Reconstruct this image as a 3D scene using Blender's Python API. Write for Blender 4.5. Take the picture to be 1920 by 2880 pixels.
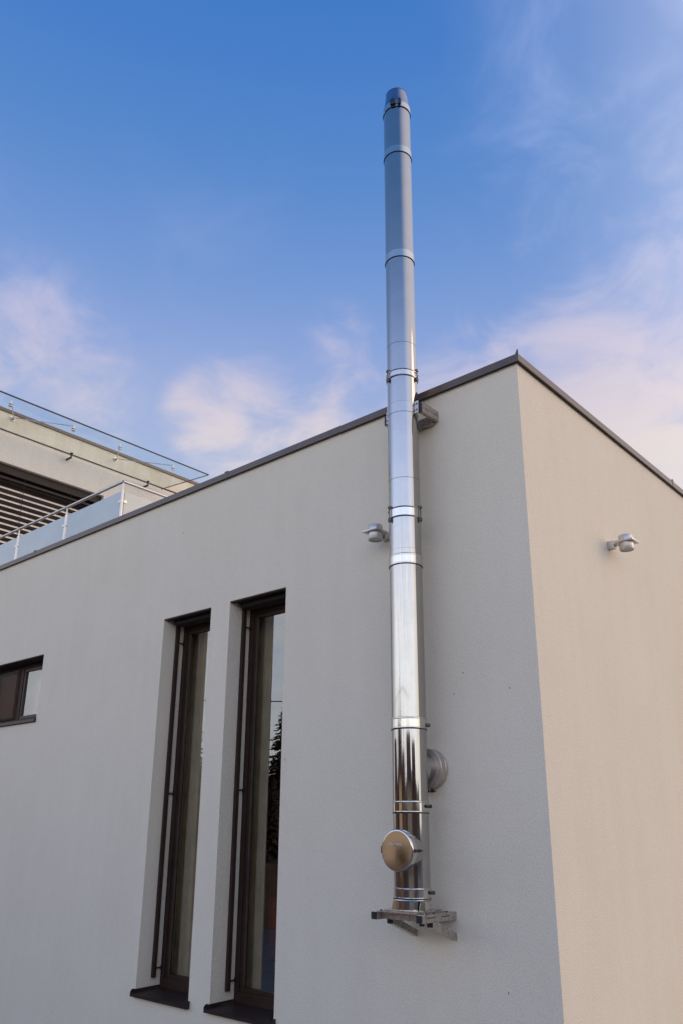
import bpy, bmesh, math, random
from math import radians as rad, pi, sin, cos
from mathutils import Vector, Matrix

sc = bpy.context.scene
for o in list(bpy.data.objects):
    bpy.data.objects.remove(o)
COL = sc.collection

# ------------------------------------------------------------------ camera
cam_d = bpy.data.cameras.new('camera')
cam = bpy.data.objects.new('camera', cam_d)
COL.objects.link(cam)
R = Matrix(((0.7479068, 0.2057833, 0.6311011),
            (0.6637699, -0.2414351, -0.7078973),
            (0.0066965, 0.9483472, -0.3171637)))
cam.matrix_world = Matrix.Translation((2.84, -5.40, 1.74)) @ R.to_4x4()
cam_d.sensor_fit = 'VERTICAL'
cam_d.sensor_height = 36.0
cam_d.lens = 2268.29 / 2880 * 36.0
cam_d.shift_x = 0.0017
cam_d.shift_y = 0.0432
cam_d.clip_start = 0.05
cam_d.clip_end = 3000
sc.camera = cam

# ------------------------------------------------------------------ node helpers
def new_mat(name):
    m = bpy.data.materials.new(name)
    m.use_nodes = True
    nt = m.node_tree
    b = nt.nodes.get('Principled BSDF')
    return m, nt, b

def N(nt, typ, **kw):
    n = nt.nodes.new(typ)
    for k, v in kw.items():
        if k == 'ins':
            for i, val in v.items():
                n.inputs[i].default_value = val
        else:
            setattr(n, k, v)
    return n

def ramp(nt, stops, interp='LINEAR'):
    n = nt.nodes.new('ShaderNodeValToRGB')
    e = n.color_ramp.elements
    n.color_ramp.interpolation = interp
    while len(e) < len(stops):
        e.new(0.5)
    for i, (p, c) in enumerate(stops):
        e[i].position = p
        e[i].color = tuple(c) + ((1,) if len(c) == 3 else ())
    return n

# ------------------------------------------------------------------ world: sky with thin evening clouds
SUN_EL, SUN_AZ = 17.0, 40.0          # azimuth measured from +X towards +Y
w = bpy.data.worlds.new('World')
sc.world = w
w.use_nodes = True
nt = w.node_tree
nt.nodes.clear()
L = nt.links
out = N(nt, 'ShaderNodeOutputWorld')
bg = N(nt, 'ShaderNodeBackground', ins={1: 1.0})
L.new(bg.outputs[0], out.inputs[0])
tc = N(nt, 'ShaderNodeTexCoord')
nrm = N(nt, 'ShaderNodeVectorMath', operation='NORMALIZE')
L.new(tc.outputs['Generated'], nrm.inputs[0])
sep = N(nt, 'ShaderNodeSeparateXYZ')
L.new(nrm.outputs[0], sep.inputs[0])
SKY = [(0.00, (0.74, 0.72, 0.70)), (0.10, (0.70, 0.74, 0.80)), (0.25, (0.58, 0.67, 0.82)),
       (0.40, (0.45, 0.55, 0.80)), (0.50, (0.36, 0.465, 0.79)), (0.58, (0.225, 0.375, 0.76)),
       (0.68, (0.112, 0.282, 0.67)), (0.80, (0.052, 0.215, 0.64)), (1.0, (0.035, 0.15, 0.50))]
grad = ramp(nt, SKY, 'B_SPLINE')
L.new(sep.outputs[2], grad.inputs[0])
nish = N(nt, 'ShaderNodeTexSky', sky_type='NISHITA')
nish.sun_disc = False
nish.sun_elevation = rad(SUN_EL)
nish.sun_rotation = rad(90 - SUN_AZ)
nish.air_density = 1.0
nish.dust_density = 1.5
nsc = N(nt, 'ShaderNodeVectorMath', operation='SCALE', ins={3: 0.06})
L.new(nish.outputs[0], nsc.inputs[0])
base = N(nt, 'ShaderNodeMix', data_type='RGBA', ins={0: 0.12})
L.new(grad.outputs[0], base.inputs[6])
L.new(nsc.outputs[0], base.inputs[7])
# cloud field: noise over the flattened sky plane
zz = N(nt, 'ShaderNodeMath', operation='ADD', ins={1: 0.18})
L.new(sep.outputs[2], zz.inputs[0])
zc = N(nt, 'ShaderNodeMath', operation='MAXIMUM', ins={1: 0.12})
L.new(zz.outputs[0], zc.inputs[0])
px = N(nt, 'ShaderNodeMath', operation='DIVIDE')
py = N(nt, 'ShaderNodeMath', operation='DIVIDE')
L.new(sep.outputs[0], px.inputs[0]); L.new(zc.outputs[0], px.inputs[1])
L.new(sep.outputs[1], py.inputs[0]); L.new(zc.outputs[0], py.inputs[1])
pv = N(nt, 'ShaderNodeCombineXYZ')
L.new(px.outputs[0], pv.inputs[0]); L.new(py.outputs[0], pv.inputs[1])
n1 = N(nt, 'ShaderNodeTexNoise', ins={'Scale': 6.0, 'Detail': 12.0, 'Roughness': 0.58, 'Distortion': 0.5})
L.new(pv.outputs[0], n1.inputs['Vector'])
n2 = N(nt, 'ShaderNodeTexNoise', ins={'Scale': 1.7, 'Detail': 5.0, 'Roughness': 0.5, 'Distortion': 0.2})
L.new(pv.outputs[0], n2.inputs['Vector'])
# cloud banks, each a direction in the sky, a size and an amount
BANKS = [((-0.655, 0.590, 0.468), 0.085, 0.80), ((-0.695, 0.548, 0.467), 0.06, 0.62), ((-0.620, 0.635, 0.455), 0.065, 0.75),
         ((-0.797, 0.359, 0.486), 0.12, 0.50), ((-0.776, 0.342, 0.531), 0.06, 0.55), ((-0.82, 0.40, 0.43), 0.10, 0.45),
         ((-0.334, 0.806, 0.489), 0.11, 1.15), ((-0.40, 0.77, 0.500), 0.085, 0.80), ((-0.27, 0.85, 0.45), 0.11, 1.15),
         ((-0.297, 0.858, 0.419), 0.14, 1.25), ((-0.555, 0.636, 0.535), 0.07, 0.62), ((-0.48, 0.70, 0.525), 0.08, 0.72),
         ((-0.205, 0.679, 0.705), 0.20, 0.33), ((-0.296, 0.703, 0.647), 0.10, 0.32), ((-0.237, 0.779, 0.581), 0.13, 0.48),
         ((-0.13, 0.74, 0.66), 0.15, 0.38), ((-0.62, 0.50, 0.62), 0.18, 0.10), ((-0.86, 0.25, 0.56), 0.16, 0.18)]
acc = None
for d, size, amt in BANKS:
    v = Vector(d).normalized()
    dist = N(nt, 'ShaderNodeVectorMath', operation='DISTANCE', ins={1: tuple(v)})
    L.new(nrm.outputs[0], dist.inputs[0])
    mr = N(nt, 'ShaderNodeMapRange', interpolation_type='SMOOTHERSTEP', ins={1: size * 1.7, 2: 0.0, 3: 0.0, 4: amt * 0.85})
    L.new(dist.outputs['Value'], mr.inputs[0])
    if acc is None:
        acc = mr.outputs[0]
    else:
        a = N(nt, 'ShaderNodeMath', operation='MAXIMUM')
        L.new(acc, a.inputs[0]); L.new(mr.outputs[0], a.inputs[1])
        acc = a.outputs[0]
# general low haze cloud everywhere near the horizon
low = N(nt, 'ShaderNodeMapRange', interpolation_type='SMOOTHSTEP', ins={1: 0.45, 2: 0.12, 3: 0.0, 4: 0.8})
L.new(sep.outputs[2], low.inputs[0])
a = N(nt, 'ShaderNodeMath', operation='MAXIMUM')
L.new(acc, a.inputs[0]); L.new(low.outputs[0], a.inputs[1])
acc = a.outputs[0]
nn = N(nt, 'ShaderNodeMath', operation='MULTIPLY_ADD', ins={1: 0.55})
L.new(n2.outputs[0], nn.inputs[0])
nm = N(nt, 'ShaderNodeMath', operation='MULTIPLY', ins={1: 0.62})
L.new(n1.outputs[0], nm.inputs[0]); L.new(nm.outputs[0], nn.inputs[2])
sh = N(nt, 'ShaderNodeMapRange', ins={1: 0.42, 2: 0.76, 3: -0.5, 4: 0.75})
L.new(nn.outputs[0], sh.inputs[0])
cm = N(nt, 'ShaderNodeMath', operation='ADD')
L.new(acc, cm.inputs[0]); L.new(sh.outputs[0], cm.inputs[1])
cm2 = N(nt, 'ShaderNodeMapRange', interpolation_type='SMOOTHSTEP', ins={1: 0.05, 2: 1.15, 3: 0.0, 4: 0.80})
L.new(cm.outputs[0], cm2.inputs[0])
gate = N(nt, 'ShaderNodeMapRange', interpolation_type='SMOOTHSTEP', ins={1: 0.0, 2: 0.30, 3: 0.0, 4: 1.0})
L.new(acc, gate.inputs[0])
cf = N(nt, 'ShaderNodeMath', operation='MULTIPLY')
L.new(cm2.outputs[0], cf.inputs[0]); L.new(gate.outputs[0], cf.inputs[1])
ccol = ramp(nt, [(0.0, (0.74, 0.75, 0.77)), (0.20, (0.72, 0.75, 0.79)), (0.42, (0.86, 0.74, 0.69)), (0.52, (0.68, 0.61, 0.72)), (0.70, (0.36, 0.47, 0.80)), (1.0, (0.3, 0.42, 0.75))])
L.new(sep.outputs[2], ccol.inputs[0])
mixc = N(nt, 'ShaderNodeMix', data_type='RGBA')
L.new(cf.outputs[0], mixc.inputs[0]); L.new(base.outputs[2], mixc.inputs[6]); L.new(ccol.outputs[0], mixc.inputs[7])
# the half of the sky behind the camera is boosted, an added fill for the walls
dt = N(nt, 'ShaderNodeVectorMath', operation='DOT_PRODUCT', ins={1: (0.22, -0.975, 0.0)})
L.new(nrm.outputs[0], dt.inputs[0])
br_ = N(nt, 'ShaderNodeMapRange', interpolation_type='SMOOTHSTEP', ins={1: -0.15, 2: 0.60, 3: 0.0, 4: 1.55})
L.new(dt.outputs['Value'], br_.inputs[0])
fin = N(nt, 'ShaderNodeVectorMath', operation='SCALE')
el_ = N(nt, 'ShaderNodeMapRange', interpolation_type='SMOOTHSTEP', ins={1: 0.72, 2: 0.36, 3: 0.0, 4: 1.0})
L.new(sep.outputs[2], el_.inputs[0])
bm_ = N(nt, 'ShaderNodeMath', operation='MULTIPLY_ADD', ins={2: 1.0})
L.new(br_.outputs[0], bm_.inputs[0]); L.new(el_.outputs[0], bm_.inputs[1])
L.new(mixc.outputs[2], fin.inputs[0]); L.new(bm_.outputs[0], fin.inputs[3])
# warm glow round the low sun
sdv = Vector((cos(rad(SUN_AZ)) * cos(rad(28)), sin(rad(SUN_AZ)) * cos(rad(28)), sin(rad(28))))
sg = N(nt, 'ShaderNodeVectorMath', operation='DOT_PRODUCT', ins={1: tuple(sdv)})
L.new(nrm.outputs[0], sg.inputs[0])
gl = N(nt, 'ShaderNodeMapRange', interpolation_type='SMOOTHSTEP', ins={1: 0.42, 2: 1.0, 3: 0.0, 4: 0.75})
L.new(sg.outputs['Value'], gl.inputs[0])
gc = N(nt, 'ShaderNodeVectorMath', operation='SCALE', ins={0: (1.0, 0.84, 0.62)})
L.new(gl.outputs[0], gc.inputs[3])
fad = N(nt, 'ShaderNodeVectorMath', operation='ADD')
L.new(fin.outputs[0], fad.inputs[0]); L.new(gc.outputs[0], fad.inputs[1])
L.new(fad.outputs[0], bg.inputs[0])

# ------------------------------------------------------------------ sun (low, soft, behind thin cloud)
sd = bpy.data.lights.new('sun', 'SUN')
sd.energy = 0.70
sd.angle = rad(34)
sd.color = (1.0, 0.64, 0.36)
so = bpy.data.objects.new('sun', sd)
COL.objects.link(so)
sdir = Vector((cos(rad(SUN_AZ)) * cos(rad(SUN_EL)), sin(rad(SUN_AZ)) * cos(rad(SUN_EL)), sin(rad(SUN_EL))))
so.rotation_euler = sdir.to_track_quat('Z', 'Y').to_euler()
so.location = (20, 20, 20)

sc.view_settings.view_transform = 'Standard'
sc.view_settings.look = 'None'
sc.view_settings.exposure = 0.0
sc.view_settings.gamma = 1.0

# ------------------------------------------------------------------ materials
def pos(nt):
    return N(nt, 'ShaderNodeNewGeometry').outputs['Position']

def plaster(name, c0, c1, bump=0.35, streak=0.0):
    m, nt, b = new_mat(name)
    L = nt.links
    p = pos(nt)
    fine = N(nt, 'ShaderNodeTexNoise', ins={'Scale': 95.0, 'Detail': 4.0, 'Roughness': 0.7})
    L.new(p, fine.inputs['Vector'])
    broad = N(nt, 'ShaderNodeTexNoise', ins={'Scale': 0.9, 'Detail': 5.0, 'Roughness': 0.55})
    L.new(p, broad.inputs['Vector'])
    mid = N(nt, 'ShaderNodeTexNoise', ins={'Scale': 14.0, 'Detail': 4.0, 'Roughness': 0.6})
    L.new(p, mid.inputs['Vector'])
    mp = N(nt, 'ShaderNodeMapping', ins={'Scale': (3.0, 3.0, 0.35)})
    L.new(p, mp.inputs['Vector'])
    st = N(nt, 'ShaderNodeTexNoise', ins={'Scale': 1.6, 'Detail': 6.0, 'Roughness': 0.6})
    L.new(mp.outputs[0], st.inputs['Vector'])
    a1 = N(nt, 'ShaderNodeMath', operation='MULTIPLY_ADD', ins={1: 0.45})
    L.new(broad.outputs[0], a1.inputs[0])
    a0 = N(nt, 'ShaderNodeMath', operation='MULTIPLY_ADD', ins={1: 0.20, 2: 0.0})
    L.new(mid.outputs[0], a0.inputs[0])
    L.new(a0.outputs[0], a1.inputs[2])
    a2 = N(nt, 'ShaderNodeMath', operation='MULTIPLY_ADD', ins={1: 0.35})
    L.new(st.outputs[0], a2.inputs[0]); L.new(a1.outputs[0], a2.inputs[2])
    r = ramp(nt, [(0.35, c0), (0.66, c1)])
    L.new(a2.outputs[0], r.inputs[0])
    g = N(nt, 'ShaderNodeMapRange', ins={1: 0.3, 2: 0.7, 3: 0.82, 4: 1.15})
    L.new(fine.outputs[0], g.inputs[0])
    mx = N(nt, 'ShaderNodeVectorMath', operation='SCALE')
    L.new(r.outputs[0], mx.inputs[0]); L.new(g.outputs[0], mx.inputs[3])
    L.new(mx.outputs[0], b.inputs['Base Color'])
    b.inputs['Roughness'].default_value = 0.92
    b.inputs['Specular IOR Level'].default_value = 0.15
    bp = N(nt, 'ShaderNodeBump', ins={'Strength': bump, 'Distance': 0.004})
    L.new(fine.outputs[0], bp.inputs['Height'])
    bp2 = N(nt, 'ShaderNodeBump', ins={'Strength': 0.25, 'Distance': 0.01})
    L.new(mid.outputs[0], bp2.inputs['Height']); L.new(bp.outputs[0], bp2.inputs['Normal'])
    L.new(bp2.outputs[0], b.inputs['Normal'])
    return m

def metal(name, col, rough=0.12, streak=0.04, dist=0.002, metallic=1.0, smear=0.0):
    m, nt, b = new_mat(name)
    L = nt.links
    tcn = N(nt, 'ShaderNodeTexCoord')
    mp = N(nt, 'ShaderNodeMapping', ins={'Scale': (26.0, 26.0, 0.55)})
    L.new(tcn.outputs['Object'], mp.inputs['Vector'])
    st = N(nt, 'ShaderNodeTexNoise', ins={'Scale': 1.0, 'Detail': 4.0, 'Roughness': 0.6})
    L.new(mp.outputs[0], st.inputs['Vector'])
    sm = N(nt, 'ShaderNodeTexNoise', ins={'Scale': 7.0, 'Detail': 5.0, 'Roughness': 0.6})
    L.new(tcn.outputs['Object'], sm.inputs['Vector'])
    rr = N(nt, 'ShaderNodeMapRange', ins={1: 0.35, 2: 0.75, 3: rough * 0.8, 4: rough * 1.3})
    L.new(sm.outputs[0], rr.inputs[0])
    L.new(rr.outputs[0], b.inputs['Roughness'])
    cr = ramp(nt, [(0.3, [c * 0.92 for c in col]), (0.7, col)])
    L.new(sm.outputs[0], cr.inputs[0])
    L.new(cr.outputs[0], b.inputs['Base Color'])
    b.inputs['Metallic'].default_value = metallic
    if streak:
        bp = N(nt, 'ShaderNodeBump', ins={'Strength': streak, 'Distance': dist})
        L.new(st.outputs[0], bp.inputs['Height'])
        L.new(bp.outputs[0], b.inputs['Normal'])
    return m

def paint(name, col, rough=0.5, metallic=0.0, var=0.15, scale=12.0, spec=0.5):
    m, nt, b = new_mat(name)
    L = nt.links
    n = N(nt, 'ShaderNodeTexNoise', ins={'Scale': scale, 'Detail': 5.0, 'Roughness': 0.6})
    L.new(pos(nt), n.inputs['Vector'])
    r = ramp(nt, [(0.3, [c * (1 - var) for c in col]), (0.7, [min(1, c * (1 + var)) for c in col])])
    L.new(n.outputs[0], r.inputs[0])
    L.new(r.outputs[0], b.inputs['Base Color'])
    rr = N(nt, 'ShaderNodeMapRange', ins={1: 0.3, 2: 0.7, 3: rough * 0.85, 4: min(1, rough * 1.15)})
    L.new(n.outputs[0], rr.inputs[0]); L.new(rr.outputs[0], b.inputs['Roughness'])
    b.inputs['Metallic'].default_value = metallic
    b.inputs['Specular IOR Level'].default_value = spec
    return m

def glass(name, refl, tint, rough=0.0, wob=0.0, fk=1.0):
    m, nt, b = new_mat(name)
    L = nt.links
    nt.nodes.remove(b)
    o = nt.nodes['Material Output']
    g = N(nt, 'ShaderNodeBsdfGlossy', ins={'Roughness': rough, 'Color': (0.95, 0.96, 0.97, 1)})
    t = N(nt, 'ShaderNodeBsdfTransparent', ins={'Color': tint + (1,)})
    fr = N(nt, 'ShaderNodeFresnel', ins={'IOR': 1.5})
    ma = N(nt, 'ShaderNodeMath', operation='ADD', use_clamp=True, ins={1: refl})
    geo = N(nt, 'ShaderNodeNewGeometry')
    inv = N(nt, 'ShaderNodeMath', operation='SUBTRACT', ins={0: 1.0})
    L.new(geo.outputs['Backfacing'], inv.inputs[1])
    L.new(fr.outputs[0], ma.inputs[0])
    mf = N(nt, 'ShaderNodeMath', operation='MULTIPLY')
    fs = N(nt, 'ShaderNodeMath', operation='MULTIPLY', ins={1: fk})
    L.new(ma.outputs[0], fs.inputs[0]); L.new(fs.outputs[0], mf.inputs[0]); L.new(inv.outputs[0], mf.inputs[1])
    mx = N(nt, 'ShaderNodeMixShader')
    L.new(mf.outputs[0], mx.inputs[0]); L.new(t.outputs[0], mx.inputs[1]); L.new(g.outputs[0], mx.inputs[2])
    L.new(mx.outputs[0], o.inputs[0])
    if wob:
        n = N(nt, 'ShaderNodeTexNoise', ins={'Scale': 1.6, 'Detail': 2.0})
        L.new(pos(nt), n.inputs['Vector'])
        bp = N(nt, 'ShaderNodeBump', ins={'Strength': wob, 'Distance': 0.01})
        L.new(n.outputs[0], bp.inputs['Height'])
        L.new(bp.outputs[0], g.inputs['Normal'])
    return m

M = {}
M['plaster'] = plaster('plaster', (0.752, 0.645, 0.500), (0.808, 0.700, 0.552))
M['plaster_upper'] = plaster('plaster_upper', (0.74, 0.65, 0.54), (0.78, 0.69, 0.575), bump=0.2)
M['parapet'] = plaster('parapet_membrane', (0.68, 0.57, 0.41), (0.86, 0.75, 0.57), bump=0.5)
M['coping'] = paint('brown_coping', (0.105, 0.074, 0.058), 0.33, 0.3, 0.15, 6.0, 0.5)
M['steel'] = metal('stainless_pipe', (0.48, 0.455, 0.43), 0.058, 0.06, 0.0008)
M['steel_ring'] = metal('stainless_ring', (0.66, 0.62, 0.56), 0.10, 0.03)
M['steel_cap'] = metal('dull_steel', (0.36, 0.37, 0.42), 0.16, 0.03)
M['steel_dull'] = paint('brushed_steel', (0.60, 0.555, 0.505), 0.36, 0.85, 0.10, 25.0)
M['bracket'] = paint('zinc_bracket', (0.46, 0.40, 0.35), 0.27, 0.8, 0.18, 20.0)
M['bracket_warm'] = paint('warm_dull_steel', (0.50, 0.42, 0.35), 0.40, 0.6, 0.1, 25.0)
M['aluminium'] = paint('silver_paint', (0.60, 0.56, 0.52), 0.40, 0.6, 0.06, 30.0)
M['black'] = paint('black_plastic', (0.010, 0.009, 0.009), 0.5, 0.0, 0.2, 30.0)
M['bolt'] = paint('dark_bolt', (0.10, 0.085, 0.075), 0.35, 0.8, 0.3, 60.0)
M['frame'] = paint('brown_frame', (0.042, 0.022, 0.015), 0.5, 0.0, 0.2, 8.0, 0.2)
M['frame_bead'] = paint('brown_bead', (0.09, 0.065, 0.05), 0.45, 0.1, 0.2, 8.0, 0.3)
M['sill'] = paint('brown_sill', (0.036, 0.022, 0.018), 0.5, 0.0, 0.25, 5.0, 0.15)
M['soffit'] = paint('soffit_brown', (0.075, 0.042, 0.030), 0.7, 0.0, 0.15, 8.0, 0.2)
M['glass'] = glass('window_glass', 0.13, (0.95, 0.92, 0.86), 0.0, 0.05)
M['canopy_glass'] = glass('canopy_glass', 0.0, (0.925, 0.970, 0.98), 0.0, 0.0, 0.4)
M['lamp_glass'] = paint('lamp_diffuser', (0.42, 0.38, 0.33), 0.35, 0.0, 0.05, 20.0)
M['screen'] = glass('insect_screen', 0.0, (0.52, 0.43, 0.37), 0.4, 0.0, 0.3)
M['curtain'] = paint('curtain_cloth', (0.40, 0.34, 0.22), 0.9, 0.0, 0.2, 5.0)
M['curtain_reflection'] = paint('reflection_tinted_cloth', (0.60, 0.47, 0.37), 0.9, 0.0, 0.08, 5.0)  # cloth colour stands in for a warm reflection in the low wide window
M['room'] = paint('room_wall', (0.09, 0.06, 0.045), 0.9, 0.0, 0.3, 1.5)
M['red'] = paint('dark_red_cloth', (0.20, 0.02, 0.018), 0.8, 0.0, 0.3, 10.0)
M['slat'] = paint('blind_slat', (0.66, 0.56, 0.46), 0.38, 0.3, 0.10, 10.0)
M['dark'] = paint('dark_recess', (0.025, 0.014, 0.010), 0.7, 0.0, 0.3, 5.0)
M['bark'] = paint('bark', (0.07, 0.05, 0.035), 0.9, 0.0, 0.3, 8.0)
M['roof'] = paint('roof_tiles', (0.10, 0.045, 0.03), 0.8, 0.0, 0.4, 3.0)
M['house_wall'] = paint('house_render', (0.62, 0.50, 0.36), 0.9, 0.0, 0.12, 2.0)
M['house_wall2'] = paint('house_render_brown', (0.24, 0.14, 0.09), 0.9, 0.0, 0.25, 2.0)
M['roof_gravel'] = paint('pale_roof_gravel', (0.52, 0.47, 0.40), 0.95, 0.0, 0.15, 20.0)
M['ground'] = paint('gravel_ground', (0.175, 0.180, 0.190), 0.95, 0.0, 0.35, 3.0)
M['hill'] = paint('hill_grass', (0.085, 0.065, 0.038), 0.95, 0.0, 0.4, 0.4)
M['conifer'] = paint('conifer_needles', (0.135, 0.092, 0.058), 0.9, 0.0, 0.5, 1.2)
M['logo'] = metal('embossed_steel', (0.85, 0.83, 0.80), 0.15, 0.0)
# frosted glass panels
m, nt, b = new_mat('frosted_glass')
n = N(nt, 'ShaderNodeTexNoise', ins={'Scale': 2.0, 'Detail': 3.0})
nt.links.new(pos(nt), n.inputs['Vector'])
r = ramp(nt, [(0.3, (0.52, 0.57, 0.56)), (0.7, (0.60, 0.64, 0.63))])
nt.links.new(n.outputs[0], r.inputs[0]); nt.links.new(r.outputs[0], b.inputs['Base Color'])
b.inputs['Roughness'].default_value = 0.22
b.inputs['Transmission Weight'].default_value = 0.25
b.inputs['Coat Weight'].default_value = 0.4
b.inputs['Coat Roughness'].default_value = 0.05
M['frosted'] = m

# ------------------------------------------------------------------ mesh helpers
class MB:
    def __init__(s):
        s.bm = bmesh.new()
    def merge(s, tmp):
        me = bpy.data.meshes.new('t'); tmp.to_mesh(me); tmp.free(); s.bm.from_mesh(me); bpy.data.meshes.remove(me)
    def box(s, x0, x1, y0, y1, z0, z1, bev=0.0, mat=None):
        t = bmesh.new()
        bmesh.ops.create_cube(t, size=1.0)
        bmesh.ops.scale(t, vec=(abs(x1 - x0), abs(y1 - y0), abs(z1 - z0)), verts=t.verts)
        bmesh.ops.translate(t, vec=((x0 + x1) / 2, (y0 + y1) / 2, (z0 + z1) / 2), verts=t.verts)
        if bev:
            bmesh.ops.bevel(t, geom=list(t.edges), offset=bev, segments=2, affect='EDGES', profile=0.6)
        if mat is not None:
            bmesh.ops.transform(t, matrix=mat, verts=t.verts)
        s.merge(t); return s
    def lathe(s, prof, seg=72, mat=None, a0=0.0, a1=2 * pi):
        t = bmesh.new()
        full = abs(a1 - a0 - 2 * pi) < 1e-6
        cnt = seg if full else seg + 1
        rings = []
        for r, z in prof:
            rings.append([t.verts.new((r * cos(a0 + (a1 - a0) * i / seg), r * sin(a0 + (a1 - a0) * i / seg), z)) for i in range(cnt)])
        for a, b_ in zip(rings, rings[1:]):
            for i in range(seg):
                j = (i + 1) % cnt
                t.faces.new((a[i], a[j], b_[j], b_[i]))
        bmesh.ops.remove_doubles(t, verts=t.verts, dist=1e-6)
        bmesh.ops.recalc_face_normals(t, faces=t.faces)
        if mat is not None:
            bmesh.ops.transform(t, matrix=mat, verts=t.verts)
        s.merge(t); return s
    def tube(s, p0, p1, r, seg=16, r1=None, caps=True):
        p0, p1 = Vector(p0), Vector(p1)
        d = p1 - p0
        q = d.to_track_quat('Z', 'Y').to_matrix().to_4x4()
        mt = Matrix.Translation(p0) @ q
        r1 = r if r1 is None else r1
        l = d.length
        prof = [(r, 0), (r1, l)]
        if caps:
            prof = [(1e-4, 0)] + prof + [(1e-4, l)]
        return s.lathe(prof, seg, mt)
    def poly(s, pts):
        s.bm.faces.new([s.bm.verts.new(p) for p in pts]); return s
    def prism(s, outline, axis, a, b_):
        """outline: list of 2D points; axis: 'x','y','z' along which it is extruded from a to b_"""
        t = bmesh.new()
        def P(u, v, k):
            return {'x': (k, u, v), 'y': (u, k, v), 'z': (u, v, k)}[axis]
        A = [t.verts.new(P(u, v, a)) for u, v in outline]
        B = [t.verts.new(P(u, v, b_)) for u, v in outline]
        t.faces.new(A); t.faces.new(B[::-1])
        for i in range(len(A)):
            j = (i + 1) % len(A)
            t.faces.new((A[i], B[i], B[j], A[j]))
        bmesh.ops.recalc_face_normals(t, faces=t.faces)
        s.merge(t); return s
    def build(s, name, mat, parent=None, smooth=True, ang=35, loc=None):
        me = bpy.data.meshes.new(name)
        if loc is not None:
            bmesh.ops.translate(s.bm, vec=-Vector(loc), verts=s.bm.verts)
        s.bm.to_mesh(me); s.bm.free()
        me.materials.append(M[mat] if isinstance(mat, str) else mat)
        if smooth:
            for p in me.polygons: p.use_smooth = True
            me.set_sharp_from_angle(angle=rad(ang))
        o = bpy.data.objects.new(name, me)
        COL.objects.link(o)
        if loc is not None: o.location = loc
        if parent is not None:
            o.parent = parent
            if loc is None:
                pw = world_loc(parent)
                me.transform(Matrix.Translation(-pw))
            else:
                o.location = Vector(loc) - world_loc(parent)
        return o

def world_loc(o):
    v = Vector(o.location)
    while o.parent is not None:
        o = o.parent; v = v + Vector(o.location)
    return v

def thing(name, label, cat, loc=(0, 0, 0), group=None):
    o = bpy.data.objects.new(name, None)
    o.empty_display_size = 0.2
    COL.objects.link(o)
    o.location = loc
    o['label'] = label; o['category'] = cat
    if group: o['group'] = group
    return o

def tag(o, label, cat, group=None):
    o['label'] = label; o['category'] = cat
    if group: o['group'] = group
    return o

def structure(o):
    o['kind'] = 'structure'; return o

def copy_thing(root, loc, rz=None, label=None, group=None, scale=None):
    r = root.copy(); COL.objects.link(r); r.location = loc
    if rz is not None: r.rotation_euler = (0, 0, rz)
    if scale is not None: r.scale = (scale,) * 3
    if label: r['label'] = label
    if group: r['group'] = group
    for ch in list(root.children):
        c = ch.copy(); COL.objects.link(c); c.parent = r
        for g in ch.children:
            d = g.copy(); COL.objects.link(d); d.parent = c
    return r

def wall_grid(mb, u0, u1, z0, z1, holes, d0, d1, axis='y'):
    """wall panel with rectangular holes. axis='y': lies in x-z, thickness y d0..d1; axis='x': lies in y-z, thickness x"""
    us = sorted({u0, u1} | {h[0] for h in holes} | {h[1] for h in holes})
    zs = sorted({z0, z1} | {h[2] for h in holes} | {h[3] for h in holes})
    def P(u, d, z):
        return (u, d, z) if axis == 'y' else (d, u, z)
    def hole(u, z):
        return any(h[0] < u < h[1] and h[2] < z < h[3] for h in holes)
    def solid(i, j):
        if i < 0 or j < 0 or i >= len(us) - 1 or j >= len(zs) - 1: return False
        return not hole((us[i] + us[i + 1]) / 2, (zs[j] + zs[j + 1]) / 2)
    t = bmesh.new()
    def q(*p): t.faces.new([t.verts.new(x) for x in p])
    for i in range(len(us) - 1):
        for j in range(len(zs) - 1):
            if not solid(i, j): continue
            a, b_, c, d = us[i], us[i + 1], zs[j], zs[j + 1]
            q(P(a, d0, c), P(b_, d0, c), P(b_, d0, d), P(a, d0, d))
            q(P(a, d1, c), P(b_, d1, c), P(b_, d1, d), P(a, d1, d))
            if not solid(i - 1, j): q(P(a, d0, c), P(a, d0, d), P(a, d1, d), P(a, d1, c))
            if not solid(i + 1, j): q(P(b_, d0, c), P(b_, d0, d), P(b_, d1, d), P(b_, d1, c))
            if not solid(i, j - 1): q(P(a, d0, c), P(b_, d0, c), P(b_, d1, c), P(a, d1, c))
            if not solid(i, j + 1): q(P(a, d0, d), P(b_, d0, d), P(b_, d1, d), P(a, d1, d))
    bmesh.ops.remove_doubles(t, verts=t.verts, dist=1e-5)
    bmesh.ops.recalc_face_normals(t, faces=t.faces)
    mb.merge(t)

# ================================================================== ground, hill
GZ = -0.9
g = MB()
g.poly([(-900, -900, GZ), (900, -900, GZ), (900, 900, GZ), (-900, 900, GZ)])
structure(g.build('ground', 'ground', smooth=False))

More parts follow.
